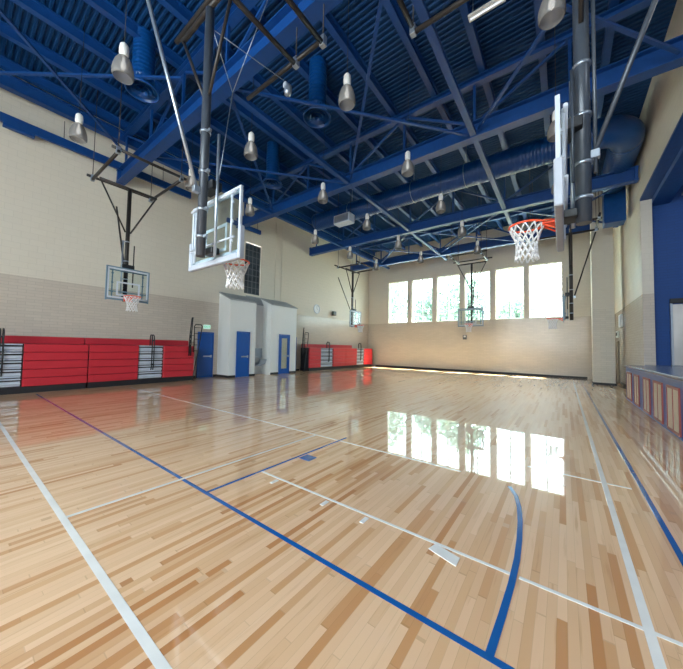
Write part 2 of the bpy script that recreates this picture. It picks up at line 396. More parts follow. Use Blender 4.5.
# ceiling deck: corrugated steel with ribs across the hall
b = MB(); P = .15; y = YB-T; prof = []
while y < YF+T:
    prof += [(y, ZC), (y+.05, ZC), (y+.07, ZC+.035), (y+.13, ZC+.035)]; y += P
vs = []; n = len(prof)
for x in (XL-T, XR+T):
    vs += [(x, yy, zz) for yy, zz in prof]
    vs += [(x, yy, zz+.02+.02) for yy, zz in prof]
fs = []
for i in range(n-1):
    fs += [(i, i+1, 2*n+i+1, 2*n+i), (n+i, 3*n+i, 3*n+i+1, n+i+1)]
b.add(vs, fs)
struct(b.build('ceiling', 'blue_deck'), 'dark blue corrugated steel roof deck', 'ceiling')

def bboard(name, x0, x1, y0, y1, label):
    struct(MB().bevbox(x0, x1, y0, y1, 0, .11, .004).build(name, 'baseboard'), label, 'baseboard')
bboard('baseboard_far', XL+.8, 1.1, YF-.02, YF, 'dark rubber base along the far wall')
bboard('baseboard_left', XL, XL+.02, YB, 7.3, 'dark rubber base on left wall behind the near bleachers')
bboard('baseboard_right', XR-.02, XR, 15.1, 20.6, 'dark rubber base at foot of right wall')

# white vestibule in front of left wall
VX = -13.15
def vest(y0, y1, zf, xf, name, label):
    b = MB().prism([(XL, 0), (xf, 0), (xf, zf), (XL, zf+.42)], 'y', y0, y1)
    return struct(b.build(name, 'white_paint'), label, 'wall')
vest(8.4, 9.95, 3.84, VX, 'wall_vestibule', 'white vestibule block holding the solid blue door')
vest(9.96, 10.99, 3.90, XL+.28, 'wall_recess', 'white recess between the two vestibule blocks, with drinking fountains')
vest(11.0, 12.95, 3.90, VX, 'wall_vestibule', 'white vestibule block holding the blue door with a glass lite')
for (y0, y1, zf, xf, wh) in ((8.36, 9.97, 3.84, VX+.05, 'over the solid blue door'), (9.97, 10.97, 3.90, XL+.30, 'over the fountain recess'), (10.97, 12.99, 3.90, VX+.05, 'over the glazed blue door')):
    b = MB().prism([(XL, zf+.44), (xf, zf), (xf, zf+.05), (XL, zf+.49)], 'y', y0, y1)
    struct(b.build('trim_1', 'roof_grey'), 'grey sloped cap of the white vestibule '+wh, 'roof cap')
for (x, y0, y1) in ((VX, 8.4, 8.78), (VX, 9.58, 9.95), (VX, 11.0, 11.56), (VX, 12.4, 12.95)):
    b = MB().box(x, x+.02, y0, y1, 0, .11)
    struct(b.build('baseboard_vestibule', 'baseboard'), 'dark rubber base at the white vestibule foot', 'baseboard')
struct(MB().box(XL, VX, 8.385, 8.4, 0, .11).build('baseboard_vestibule', 'baseboard'), 'dark rubber base on the near end of the white vestibule', 'baseboard')
struct(MB().box(XL, XL+.02, 8.2, 8.38, 0, .11).build('baseboard_left', 'baseboard'), 'dark rubber base between blue exit door and vestibule', 'baseboard')
struct(MB().box(XL, XL+.02, 13.95, 14.3, 0, .11).build('baseboard_left', 'baseboard'), 'dark rubber base before the far bleachers', 'baseboard')
def door(n, x, y0, y1, h, label, lite=False):
    d = thing('door_%d' % n, label, 'door', (x, (y0+y1)/2, 0), kind='structure'); W = (y1-y0)/2
    f = MB()
    for a in (-1, 1): f.box(0.001, .06, a*W-(.045 if a > 0 else 0), a*W+(.045 if a < 0 else 0), 0, h)
    f.box(.001, .06, -W+.045, W-.045, h-.045, h); f.build('door_frame', 'blue_door', d)
    lf = MB()
    if lite:
        lf.box(.005, .045, -W+.05, -W+.17, .01, h-.05); lf.box(.005, .045, W-.17, W-.05, .01, h-.05)
        lf.box(.005, .045, -W+.17, W-.17, .01, .30); lf.box(.005, .045, -W+.17, W-.17, h-.22, h-.05)
        lf.build('door_leaf', 'blue_door', d)
        MB().box(.02, .03, -W+.17, W-.17, .30, h-.22).build('glass_lite', 'pane', d)
        MB().box(.006, .012, -W+.17, W-.17, .30, h-.22).build('blind', 'beige_panel', d)
    else:
        lf.bevbox(.005, .045, -W+.05, W-.05, .01, h-.05, .004).build('door_leaf', 'blue_door', d)
        MB().box(.045, .05, -W+.06, -W+.09, .25, h-.3).build('hinge_strip', 'blue_door', d)
    b = MB().bevbox(.045, .085, -W*.3, W*.75, 1.0, 1.06, .006); b.bevbox(.045, .10, W*.6, W*.75, .97, 1.09, .005); b.build('push_bar', 'silver', d, label='silver push bar')
    return d
door(1, XL, 7.35, 8.15, 2.22, 'blue door in the left wall under the green exit sign')
door(2, VX, 8.80, 9.56, 2.30, 'solid blue door in the near white vestibule block')
door(3, VX, 11.58, 12.38, 2.28, 'blue door with tall narrow glass lite in the far vestibule block', True)
door(4, XL, 13.05, 13.95, 2.2, 'blue door half hidden beyond the white vestibule')
# right side: pilaster and door recess
b = MB().bevbox(1.15, 1.98, 19.35, 20.0, 0, ZC, .015)
struct(b.build('column_right', 'column'), 'cream painted square column before the right wall', 'column')
struct(MB().box(1.13, 2.0, 19.33, 20.02, 0, .11).build('baseboard_column', 'baseboard'), 'dark rubber base around the cream column', 'baseboard')
d = thing('door_5', 'narrow tan door beyond the cream column on the right wall', 'door', (XR-.05, 21.5, 0), kind='structure')
MB().bevbox(-.01, .049, -.5, .5, 0.01, 2.2, .005).build('door_leaf', 'tan_door', d); MB().bevbox(-.05, -.01, .3, .42, 1.0, 1.05, .005).build('door_handle', 'silver', d)

# ================================================================ stage
SX = 1.70; SZ = 1.17; SYE = 14.35
st = thing('stage_platform', 'raised stage with blue front and beige inset panels on right', 'stage', (SX, 7.0, 0), kind='structure')
st.location = (0, 0, 0)
MB().box(SX+.02, 9, -3, 15.1, .001, SZ-.05).build('platform_body', 'stage_blue', st) if False else None
b = MB().box(SX+.03, SX+.10, -3, SYE, 0.001, SZ-.06); b.box(SX+.10, XR+T, SYE-.07, SYE, .001, SZ-.06); b.build('front_wall', 'stage_blue', st)
b = MB().bevbox(SX-.02, 9, -3, SYE, SZ-.06, SZ, .01); b.box(XR+.01, 9, SYE, 15.4, SZ-.06, SZ); b.build('stage_deck', 'stage_floor', st)
pan = [(13.23, 14.02), (12.05, 12.70), (10.70, 11.40), (9.50, 10.24), (8.28, 9.07), (7.05, 7.85), (5.8, 6.6), (4.6, 5.4), (3.4, 4.2), (2.2, 3.0), (1.0, 1.8)]
for y0, y1 in pan:
    p = MB().box(SX+.012, SX+.03, y0, y1, .10, .90).build('inset_panel', 'beige_panel', st)
    f = MB(); w_ = .014
    f.box(SX, SX+.03, y0-w_, y0, .05, .95); f.box(SX, SX+.03, y1, y1+w_, .05, .95); f.box(SX, SX+.03, y0, y1, .90, .95); f.box(SX, SX+.03, y0, y1, .05, .10)
    ym = (y0+y1)/2; f.box(SX+.002, SX+.03, ym-.014, ym+.014, .10, .90); f.build('panel_frame', 'red_trim', p, label='dark red frame')
b = MB().box(SX+.012, SX+.03, -3, SYE, .001, .045); b.build('kick_board', 'stage_blue', st)
struct(MB().box(XR+T, 9, 15.4, 15.7, SZ-.06, 9.0).box(9, 9.3, -3.3, 15.7, 0, 9.0).box(XR+T, 9, -3.3, -3, 0, 9).build('wall_stage', 'stage_wall'), 'dark blue painted brick walls inside the stage', 'wall')
struct(MB().box(XR+T, 9.3, -3.3, 15.7, 9.0, 9.2).build('ceiling_stage', 'stage_dark'), 'dark ceiling above the stage', 'ceiling')
struct(MB().box(XR-.01, XR+T+.02, -3, 15.1, 7.17, 7.25).box(XR+T, XR+T+.5, -3, 15.4, 7.0, 7.9).build('beam_stage', 'blue_steel'), 'blue soffit beam along the stage opening', 'beam')
for k in range(7):
    tag(MB().ibeam((3.4+k*.8, -2.99, 8.84), (3.4+k*.8, 15.39, 8.84), .12, .3).build('stage_joist', 'blue_steel'), 'dark blue joist under the stage ceiling', 'joist', 'joists over the stage')
t = thing('steel_shutter', 'brushed stainless steel roll-down shutter in blue stage wall', 'shutter', (3.9, 15.4, SZ))
b = MB(); b.bevbox(-.82, .82, -.06, -.02, 0.01, 2.16, .004); b.build('shutter_panel', 'steel', t)
for x0 in (-.88, .82): MB().bevbox(x0, x0+.06, -.10, -.001, 0.001, 2.2, .006).build('guide_rail', 'silver', t)
MB().bevbox(-.88, .88, -.12, -.001, 2.2, 2.36, .01).build('shutter_box', 'black', t)
t = thing('stage_light_tube', 'thin lit tube light under the stage ceiling', 'light fixture', (3.25, 14.2, 6.85))
MB().tube((0, -1.2, 0), (0, .3, 0), .02).build('tube_lamp', 'tube', t); b = MB().box(-.05, .05, -1.25, .35, .03, .09)
for yy in (-1.0, .1): b.tube((0, yy, .09), (0, yy, 2.14), .008, 6)
b.build('fixture_body', 'silver', t)

for yy in (2.0, 9.5):  # added out-of-view fill lights to brighten the stage interior, no real fixtures
    fill = area('stage_fill_light', (5.2, yy, 8.3), (0, 0, 0), 1.2, 1.2, 130, (.92, .96, 1))
# ================================================================ roof steel
TY = [3.95, 9.35, 15.1, 20.05]; BZ0, BZ1 = 7.95, 8.45; TZ = 9.75
orde = ['nearest', 'second', 'third', 'farthest']
for i, y in enumerate(TY):
    t = thing('roof_truss', 'blue steel roof truss across the hall, %s from the camera' % orde[i], 'truss', (-5.95, y, BZ0), group='roof trusses')
    x0, x1 = XL+.03+5.95, XR-.03+5.95
    MB().ibeam((x0, 0, .25), (x1, 0, .25), .30, .5, .028).build('bottom_chord', 'blue_steel', t)
    MB().ibeam((x0, 0, TZ-BZ0), (x1, 0, TZ-BZ0), .22, .2, .02).build('top_chord', 'blue_steel', t)
    nd = [-11.3, -6.7, -2.1]; step = 2.3; xk = [-13.6, -11.3, -9.0, -6.7, -4.4, -2.1, .2]
    for j, x in enumerate(xk):
        xx = x+5.95
        MB().bar((xx, 0, .50), (xx, 0, TZ-BZ0-.1), .07, .07).build('web_post', 'blue_steel', t)
        if j % 2 == 1:
            for sgn in (-1, 1):
                a = (xx+sgn*.09, 0, .50); q = (xx+sgn*(step-.1), 0, TZ-BZ0-.1)
                if x0+.1 < q[0] < x1-.1: MB().bar(a, q, .07, .07).build('web_diagonal', 'blue_steel', t)
    for x in (XL+.05, XR-.15):
        MB().bevbox(x+5.95, x+5.95+.10, -.14, .14, -.02, .54, .008).build('end_plate', 'blue_steel', t)
PX = [-13.55+1.46*k for k in range(11)]
for i, x in enumerate(PX):
    o = MB().ibeam((0, YB+.05, .155), (0, YF-.05, .155), .17, .31, .018).build('roof_purlin', 'blue_steel'); o.location = (x, 0, TZ+.1+.02)
    o.location.z = ZC-.315
    tag(o, 'blue steel purlin under the roof deck running the length of the hall', 'purlin', 'roof purlins')
# struts between trusses
for x, w in ((-11.3, 'left'), (-6.7, 'middle'), (-2.1, 'right')):
    y0s = [TY[0]-5.4]+TY[:-1]
    for y0, y1, nm in ((TY[0], TY[1], 'nearest bay'), (TY[1], TY[2], 'middle bay'), (TY[2], TY[3], 'third bay'), (TY[3], YF, 'last bay')):
        o = MB().bar((0, .155, 0), (0, y1-y0-(.155 if y1 < YF else .02), 0), .16, .12).build('roof_strut', 'blue_steel'); o.location = (x, y0, BZ0+.09)
        if y1 == YF:
            bpy.data.objects.remove(o); o = MB().bar((0, .155, 0), (0, 1.3, -.0), .16, .12).build('roof_strut', 'blue_steel'); o.location = (x, y0, BZ0+.09)
        tag(o, 'blue box strut tying trusses together, %s line, %s' % (w, nm), 'strut', 'struts between trusses')
def brace(a, c, lab):
    a = Vector(a); c = Vector(c); d = (c-a).normalized()*.25; o = MB().bar(d, c-a-d, .075, .05).build('roof_brace', 'blue_steel'); o.location = a
    tag(o, lab, 'brace', 'diagonal roof braces')
nx = [XL+.1, -11.3, -6.7, -2.1, XR-.1]; cols = ['left edge', 'left', 'middle', 'right']
for bi, (y0, y1) in enumerate(((TY[0], TY[1]), (TY[2], TY[3]))):
    for ci in range(len(nx)-1):
        if ci == 0: continue
        brace((nx[ci], y0, BZ0+.10), (nx[ci+1], y1, BZ0+.10), 'thin blue roof brace, %s bay, %s panel, rising toward the right wall' % (('nearest', 'far')[bi], cols[ci]))
        brace((nx[ci], y1, BZ0+.18), (nx[ci+1], y0, BZ0+.18), 'thin blue roof brace, %s bay, %s panel, rising toward the left wall' % (('nearest', 'far')[bi], cols[ci]))
# thin conduit / rod lines near the camera
brace((-13.6, 4.0, 8.9), (-8.7, -.4, 8.6), 'thin blue rod crossing above the near left lights')
brace((-13.8, -.6, 8.9), (-7.8, 3.6, 8.6), 'thin blue rod falling from the near left wall beam')
# eave beam and hanging channel along the left wall
o = MB().ibeam((0, YB+.1, 0), (0, YF-.1, 0), .24, .42, .03).build('eave_beam', 'blue_steel'); o.location = (XL+.42, 0, 9.63)
tag(o, 'heavy blue beam along the top of the left wall', 'beam')
t = thing('hanging_channel', 'blue steel channel hung on rods below the near left eave beam', 'channel', (XL+.30, 2.8, 8.42))
b = MB().bar((0, -6, .1), (0, 3.8, .1), .10, .28); b.build('channel_rail', 'blue_steel', t)
MB().bevbox(-.08, .08, -2.0, -1.3, -.16, -.041, .01).build('mount_box', 'blue_steel', t)
for y in (-3, -.6, 1.2, 2.6): MB().tube((0, y, .24), (-.05, y, .9), .012, 6).build('hanger_rod', 'dark_pipe', t)
t = thing('hanging_channel', 'short blue channel hung under the eave beam above the dark window', 'channel', (XL+.45, 9.6, 7.9))
MB().bar((0, -1.2, .1), (0, .9, .1), .10, .22).build('channel_rail', 'blue_steel', t)
for y in (-.9, .7): MB().tube((0, y, .2), (-.1, y, 1.4), .012, 6).build('hanger_rod', 'dark_pipe', t)

# ducts
def ribbed(p0, p1, r, pitch=.11, n=24):
    b = MB(); p0 = Vector(p0); p1 = Vector(p1); L = (p1-p0).length; k = int(L/pitch)
    pts = []; p, q, d, a, bb = b._frame(p0, p1); vs = []; fs = []; ringz = []
    for i in range(k):
        s0 = i*pitch; ringz += [(s0, r), (s0+pitch-.025, r), (s0+pitch-.015, r+.004), (s0+pitch-.005, r+.004)]
    ringz.append((L, r))
    for s_, rr in ringz:
        c = p0+d*s_; vs += [c+(a*math.cos(2*PI*j/n)+bb*math.sin(2*PI*j/n))*rr for j in range(n)]
    for i in range(len(ringz)-1): fs += [(i*n+j, i*n+(j+1) % n, (i+1)*n+(j+1) % n, (i+1)*n+j) for j in range(n)]
    b.add(vs, fs, True); N = len(ringz); b.f += [tuple(range(n))[::-1], tuple((N-1)*n+j for j in range(n))]; b.sm += [False]*2
    return b
t = thing('main_air_duct', 'large round blue spiral duct crossing the hall and turning at the right wall', 'air duct', (0, 12.75, 8.85))
ribbed((-11.5, 0, 0), (.92, 0, 0), .46).build('cross_run', 'blue_duct', t)
el = [(.92+.85*math.sin(a), .85*(1-math.cos(a)), 0) for a in [i*PI/2/8 for i in range(9)]]
MB().path(el, .46, 24).build('elbow', 'blue_duct', t)
ribbed((1.77, .85, 0), (1.77, 4.1, 0), .46).build('side_run', 'blue_duct', t)
MB().bevbox(1.45, 2.15, 4.1, 4.8, -1.7, .45, .02).build('drop_box', 'blue_duct', t)
for x in (-9, -5.5, -3.2):
    MB().tube((x, 0, .48), (x, 0, 1.36), .01, 6).build('hanger_rod', 'silver', t)
    MB().path([(x+.0, .475*math.cos(a), .475*math.sin(a)) for a in [PI*2*i/24 for i in range(24)]], .012, 6, True).build('hanger_band', 'silver', t)
def drop(x, y, z0, label):
    t = thing('air_diffuser_drop', label, 'air duct', (x, y, z0), group='vertical duct drops')
    ribbed((0, 0, .25), (0, 0, 10.22-z0), .27, .11, 20).build('duct_pipe', 'blue_duct', t)
    b = MB().lathe([(.27, .30), (.27, .22), (.36, .10), (.42, .02), (.42, -.02), (.38, -.02), (.38, .02), (.30, .10)], n=24); b.build('diffuser_bell', 'blue_duct', t)
    c = MB()
    for rr, zz in ((.31, .03), (.22, .0), (.13, -.03)): c.lathe([(rr, zz), (rr-.07, zz+.05), (rr-.07, zz+.06), (rr, zz+.012)], n=24)
    for a in range(4): c.bar((.36*math.cos(a*PI/2), .36*math.sin(a*PI/2), .04), (.05*math.cos(a*PI/2), .05*math.sin(a*PI/2), .04), .012, .012)
    c.build('diffuser_cones', 'blue_duct', t)
drop(-5.9, 6.45, 8.5, 'round blue vertical duct with ring diffuser, beside the middle pendant lamps')
drop(-9.3, 3.0, 8.6, 'round blue vertical duct with ring diffuser nearest the left front corner')
drop(-9.9, 8.1, 8.5, 'round blue vertical duct with ring diffuser beyond the nearest truss')
t = thing('unit_heater', 'pale grey rectangular heater unit hanging among the far left trusses', 'heater', (-9.1, 12.2, 8.0))
MB().bevbox(-.5, .5, -.25, .25, 0, .45, .02).build('casing', 'aisle', t); MB().box(-.44, .44, -.262, -.25, .05, .40).build('grille', 'silver', t)
for x in (-.4, .4): MB().tube((x, 0, .45), (x, 0, 1.9), .01, 6).build('hanger_rod', 'dark_pipe', t)
t = thing('fluorescent_fixture', 'white strip light fixture tucked between purlins near the top', 'light fixture', (-1.40, 7.4, 9.72))
MB().bevbox(-.40, .40, -.09, .09, 0, .06, .01).build('housing', 'lamp_housing', t); MB().tube((-.36, 0, -.015), (.36, 0, -.015), .018).build('tube_lamp', 'tube', t)
for x in (-.3, .3): MB().tube((x, 0, .06), (x, 0, .46), .008, 6).build('hanger_rod', 'silver', t)

# ================================================================ pendant lamps
def make_lamp():
    t = thing('pendant_lamp', '', 'pendant lamp', (0, 0, 0))
    MB().lathe([(.02, .74), (.05, .735), (.085, .69), (.095, .60), (.095, .50), (.075, .42), (.02, .415)], n=16, cap=True).build('housing', 'lamp_housing', t)
    b = MB().lathe([(.07, .43), (.12, .38), (.165, .29), (.20, .17), (.215, .05), (.212, -.03), (.19, -.075), (.184, -.075), (.205, -.03), (.207, .05), (.192, .17), (.157, .285), (.112, .375), (.065, .42)], n=24)
    b.build('acrylic_shade', 'shade', t)
    MB().lathe([(.004, .41), (.025, .40), (.03, .32), (.055, .24), (.05, .16), (.02, .12), (.003, .115)], n=12).build('bulb', 'bulb', t)
    MB().tube((0, 0, .74), (0, 0, 3.36), .007, 6).build('hanger_cord', 'black', t)
    for ch in t.children:
        me = ch.data
        for v in me.vertices:
            if v.co.z < 1: v.co *= .86
    return t
proto = make_lamp()
grid = []
rows = {-10.0: ('leftmost lamp row', [(1.85, 0), (4.75, 0), (7.1, 0), (11.0, 0), (14.05, 0), (17.1, 0)]),
        -6.9: ('second lamp row from the left', [(1.88, 0), (4.87, 0), (7.95, 0), (10.95, 0), (14.05, 0), (17.1, 0)]),
        -3.7: ('third lamp row from the left', [(4.98, 0), (8.1, 0), (11.1, 0), (14.05, 0), (17.1, 0)]),
        -.10: ('rightmost lamp row', [(5.5, 0), (8.75, 0), (11.9, 0), (15.0, 0)])}
nth = ['nearest', 'second', 'third', 'fourth', 'fifth', 'farthest']
first = True
for x, (rn, ys) in rows.items():
    for j, (y, _) in enumerate(ys):
        o = proto if first else copy_tree(proto); first = False
        o.location = (x, y, 6.88)
        w = 'farthest' if j == len(ys)-1 else nth[j]
        o['label'] = 'bell-shaped clear pendant lamp, %s in the %s' % (w, rn); o['group'] = 'pendant gym lamps'
        o.rotation_euler = (0, 0, random.random()*6)
# ================================================================ basketball hoops
def net_mesh(cx, cy, z, r=.225, h=.45, n=12):
    b = MB(); lv = 6; rad = [r, r*.86, r*.72, r*.62, r*.58, r*.60, r*.66]
    def P(i, k): a = 2*PI*(i+(k % 2)*.5)/n; jit = .008*math.sin(i*3.1+k); return (cx+(rad[k]+jit)*math.cos(a), cy+(rad[k]+jit)*math.sin(a), z-h*k/lv)
    for i in range(n):
        for k in range(lv):
            p = P(i, k)
            if k % 2 == 0: q1, q2 = P(i, k+1), P(i-1, k+1)
            else: q1, q2 = P(i, k+1), P(i+1, k+1)
            b.tube(p, q1, .009, 5); b.tube(p, q2, .009, 5)
    return b
def hoop(label, x, y, rz, W=1.45, H=1.10, zb=2.94, zt=6.75, style='white', px=0., pr=.085, longx=(-.82, .82), fy0=-.9, fy1=1.4, crossx=1.1, brace_to=(-1.55, 6.5), top=10.21, fz=.18, back_px=0., pyy=-.30, bh=1.05, bmat=None, hinge=False, rr=.225, rc=.385):
    """local: board faces +y, board face at y=0"""
    t = thing('basketball_hoop', label, 'basketball hoop', (x, y, zt), rz, 'ceiling-hung basketball hoops')
    Z = lambda z: z-zt
    fm = 'white_frame' if style == 'white' else 'teal_frame'
    g = MB().bevbox(-W/2+.03, W/2-.03, -.022, -.008, Z(zb+.07), Z(zb+H-.03), .002).build('backboard_glass', 'board_glass', t)
    q = MB(); 
    for a in (-1, 1): q.box(a*.30-.025, a*.30+.025, -.008, -.004, Z(zb+.17), Z(zb+.62))
    q.box(-.275, .275, -.008, -.004, Z(zb+.57), Z(zb+.62)); q.box(-.275, .275, -.008, -.004, Z(zb+.17), Z(zb+.22))
    for a in (-1, 1): q.box(a*(W/2-.055)-.025, a*(W/2-.055)+.025, -.008, -.004, Z(zb+.09), Z(zb+H-.05))
    q.box(-W/2+.03, W/2-.03, -.008, -.004, Z(zb+H-.09), Z(zb+H-.04)); q.box(-W/2+.03, W/2-.03, -.008, -.004, Z(zb+.08), Z(zb+.13))
    q.build('white_target_lines', 'white_frame', g)
    f = MB()
    for a in (-1, 1): f.bevbox(a*W/2-(.04 if a > 0 else 0), a*W/2+(.04 if a < 0 else 0), -.045, 0, Z(zb), Z(zb+H), .004)
    f.bevbox(-W/2+.04, W/2-.04, -.045, 0, Z(zb+H-.04), Z(zb+H), .004); f.bevbox(-W/2+.04, W/2-.04, -.045, 0, Z(zb+.02), Z(zb+.07), .004)
    f.build('backboard_frame', fm, t)
    if style == 'white':
        p = MB(); th = .022
        for a in (-1, 1): p.bevbox(a*(W/2+.012)-.035, a*(W/2+.012)+.035, -.065, .018, Z(zb-.035), Z(zb+.47), .012)
        p.bevbox(-W/2+.02, W/2-.02, -.065, .018, Z(zb-.035), Z(zb+.06), .012); p.build('edge_padding', 'pad', t, label='pale grey padding on lower board edge')
    # rear structure on the board
    s = MB()
    for a in (-1, 1): s.tube((a*(W/2-.18), -.07, Z(zb+.08)), (a*(W/2-.18), -.07, Z(zb+H-.06)), .018, 8)
    s.tube((-W/2+.06, -.09, Z(zb+H-.10)), (W/2-.06, -.09, Z(zb+H-.10)), .022, 8); s.tube((-W/2+.06, -.09, Z(zb+.30)), (W/2-.06, -.09, Z(zb+.30)), .016, 8)
    for a in (-1, 1):
        for zz in (.25, .55, .85): s.bevbox(a*(W/2-.18)-.03, a*(W/2-.18)+.03, -.075, -.045, Z(zb+zz), Z(zb+zz+.04), .004)
    s.build('rear_support_bars', 'white_frame' if style == 'white' else 'teal_frame', t)
    b = MB().bevbox(px-.13, px+.13, -.20, -.06, Z(zb+.10), Z(zb+.20), .01)
    b.build('hanger_bracket', 'black', t)
    MB().bevbox(px-.17, px+.17, -.26, -.08, Z(zb+H+.0), Z(zb+H+.14), .01).build('top_bracket', 'black', t)
    # rim + net
    rz_ = Z(zb+.13)
    r = MB().path([(rr*math.cos(2*PI*i/28), rc+rr*math.sin(2*PI*i/28), rz_) for i in range(28)], .014, 8, True)
    for a in (-1, 1): r.tube((a*.10, .01, rz_-.01), (a*.16, .235, rz_-.01), .008, 6)
    r.bevbox(-.12, .12, -.003, .02, rz_-.13, rz_+.02, .004); r.bevbox(-.09, .09, .02, .17, rz_-.035, rz_-.012, .004)
    for a in (-1, 1): r.tube((a*.07, .02, rz_-.11), (a*.05, .16, rz_-.02), .01, 6)
    r.build('rim', 'orange', t, label='orange rim')
    net_mesh(0, rc, rz_-.012, rr).build('net', 'net', t, label='white net')
    # pole, crossbar, V braces
    py = pyy; ztop = Z(zt)
    pb = MB().tube((px, py, Z(zb+.03)), (px, py, ztop), pr, 20).build('drop_pole', 'pole_grey' if style == 'white' else 'dark_pipe', t)
    for zz in (zb+.32, zb+.75, zb+1.35, zb+2.0):
        c = MB().lathe([(pr-.002, Z(zz)), (pr+.014, Z(zz)), (pr+.014, Z(zz)+.035), (pr-.002, Z(zz)+.035)], px, py, 16)
        c.bevbox(px+pr, px+pr+.07, py-.015, py+.03, Z(zz)-.005, Z(zz)+.04, .004); c.build('pole_clamp', 'silver', pb)
    MB().tube((-.82, py, ztop+.04), (.82, py, ztop+.04), .042, 12).build('top_crossbar', 'dark_pipe', t)
    for a in (-1, 1): MB().tube((a*.78, py, ztop), (px+a*.07, py, Z(zt-1.45)), .026, 8).build('v_brace', 'dark_pipe', t)
    # height adjuster screw in front of the pole
    MB().tube((px+.16, -.16, Z(zb+.05)), (px+.16, -.16, Z(zb+2.0)), .024, 10).build('height_adjuster', 'silver', t)
    MB().tube((px-.16, -.16, Z(zb+.5)), (px-.16, -.16, Z(zb+1.9)), .018, 10).build('guide_rod', 'dark_pipe' if style != 'white' else 'pole_grey', t)
    # rear folding brace
    by, bz = brace_to
    MB().tube((px+back_px, py-.1, Z(zb+bh)), (px+back_px, by, Z(bz)), .028, 8).build('folding_brace', bmat or ('silver' if style == 'white' else 'dark_pipe'), t)
    if hinge: MB().tube((px, py-.12, Z(zb+.62)), (px, py-.12, ztop), .02, 10).build('hinge_tube', 'pole_grey', t)
    b = MB().bevbox(px+back_px-.04, px+back_px+.04, py-.16, py-pr+.01, Z(zb+bh-.05), Z(zb+bh+.05), .006); b.build('brace_hinge', 'silver', t)
    # roof frame
    F = fz
    for lx in longx: MB().tube((lx, fy0, F), (lx, fy1, F), .045, 12).build('frame_pipe', 'dark_pipe', t)
    for yy in (fy0+.08, fy1-.05): MB().tube((-crossx, yy, F+.085), (crossx, yy, F+.085), .042, 12).build('cross_pipe', 'dark_pipe', t)
    for a in longx:
        for yy in (fy0+.08, fy1-.05): MB().tube((a, yy, F+.10), (a, yy, top-zt), .011, 6).build('hanger_rod', 'dark_pipe', t)
    for a in longx:
        for yy in (fy0+.08, fy1-.05): MB().bevbox(a-.055, a+.055, yy-.05, yy+.05, F-.05, F+.14, .006).build('frame_clamp', 'silver', t)
    return t
HA = hoop('large glass hoop near left, seen from behind on a thick grey pole', -4.62, 2.64, 0, px=.10, zt=7.0, pr=.068, longx=(.42, 1.12), fy0=-.35, fy1=1.35, crossx=1.15, brace_to=(-1.3, 6.7))
hoop('large glass hoop at right, seen edge-on with orange rim against roof steel', -.05, 4.60, PI/2, W=1.7, H=1.17, zb=3.13, zt=7.1, pr=.080, pyy=-.26, rr=.20, rc=.335, fz=.4, longx=(-.40, .40), fy0=-.3, fy1=2.2, crossx=.46, brace_to=(-1.49, 7.2), bh=.85, bmat='pole_grey', hinge=True)
hoop('glass hoop before the left wall above the red bleachers', -11.30, 3.52, -PI/2, W=1.2, H=1.08, zt=6.72, style='teal', pr=.06, longx=(-.85, .85), fy0=-1.0, fy1=1.5, crossx=1.0)
hoop('small distant glass hoop hanging before the far wall windows', -4.38, 18.45, PI, W=1.42, zt=6.72, style='teal', pr=.06, longx=(-.8, .8), fy0=-.5, fy1=1.1, crossx=1.1, brace_to=(-1.2, 6.5))
hoop('distant glass hoop near the far left corner above far bleachers', -11.10, 16.40, -PI/2, W=1.3, zt=6.72, style='teal', pr=.07, longx=(-.85, .85), fy0=-1.0, fy1=.85, crossx=1.2)
hoop('distant glass hoop at far right, seen edge-on beside the rightmost window', -.02, 16.40, PI/2, W=1.4, zt=6.85, style='teal', pr=.07, longx=(-.7, .7), fy0=-1.3, fy1=1.2, crossx=1.0, brace_to=(-1.15, 6.7))
def cable(a, c):
    o = Vector((-4.62, 2.64, 7.0)); MB().tube(Vector(a)-o, Vector(c)-o, .008, 6).build('hoist_cable', 'silver', HA)
cable((-4.50, 3.9, 6.99), (-4.55, 2.36, 6.75)); cable((-4.95, 3.05, 6.35), (-4.55, 2.40, 6.78)); cable((-4.95, 3.05, 6.35), (-4.36, 2.50, 4.2)); cable((-4.95, 3.05, 6.35), (-3.9, 3.05, 7.6))
# small winch on the near left hoop frame
t = thing('hoop_winch', 'small silver winch motor clamped to the pipe above the nearest hoop', 'winch', (-4.45, 3.97, 6.80))
MB().lathe([(.01, -.10), (.06, -.09), (.075, -.03), (.075, .08), (.05, .12), (.01, .125)], n=16, cap=True).build('motor_drum', 'silver', t)
MB().bevbox(-.10, -.02, -.05, .05, .08, .19, .01).build('mount_plate', 'white_frame', t)

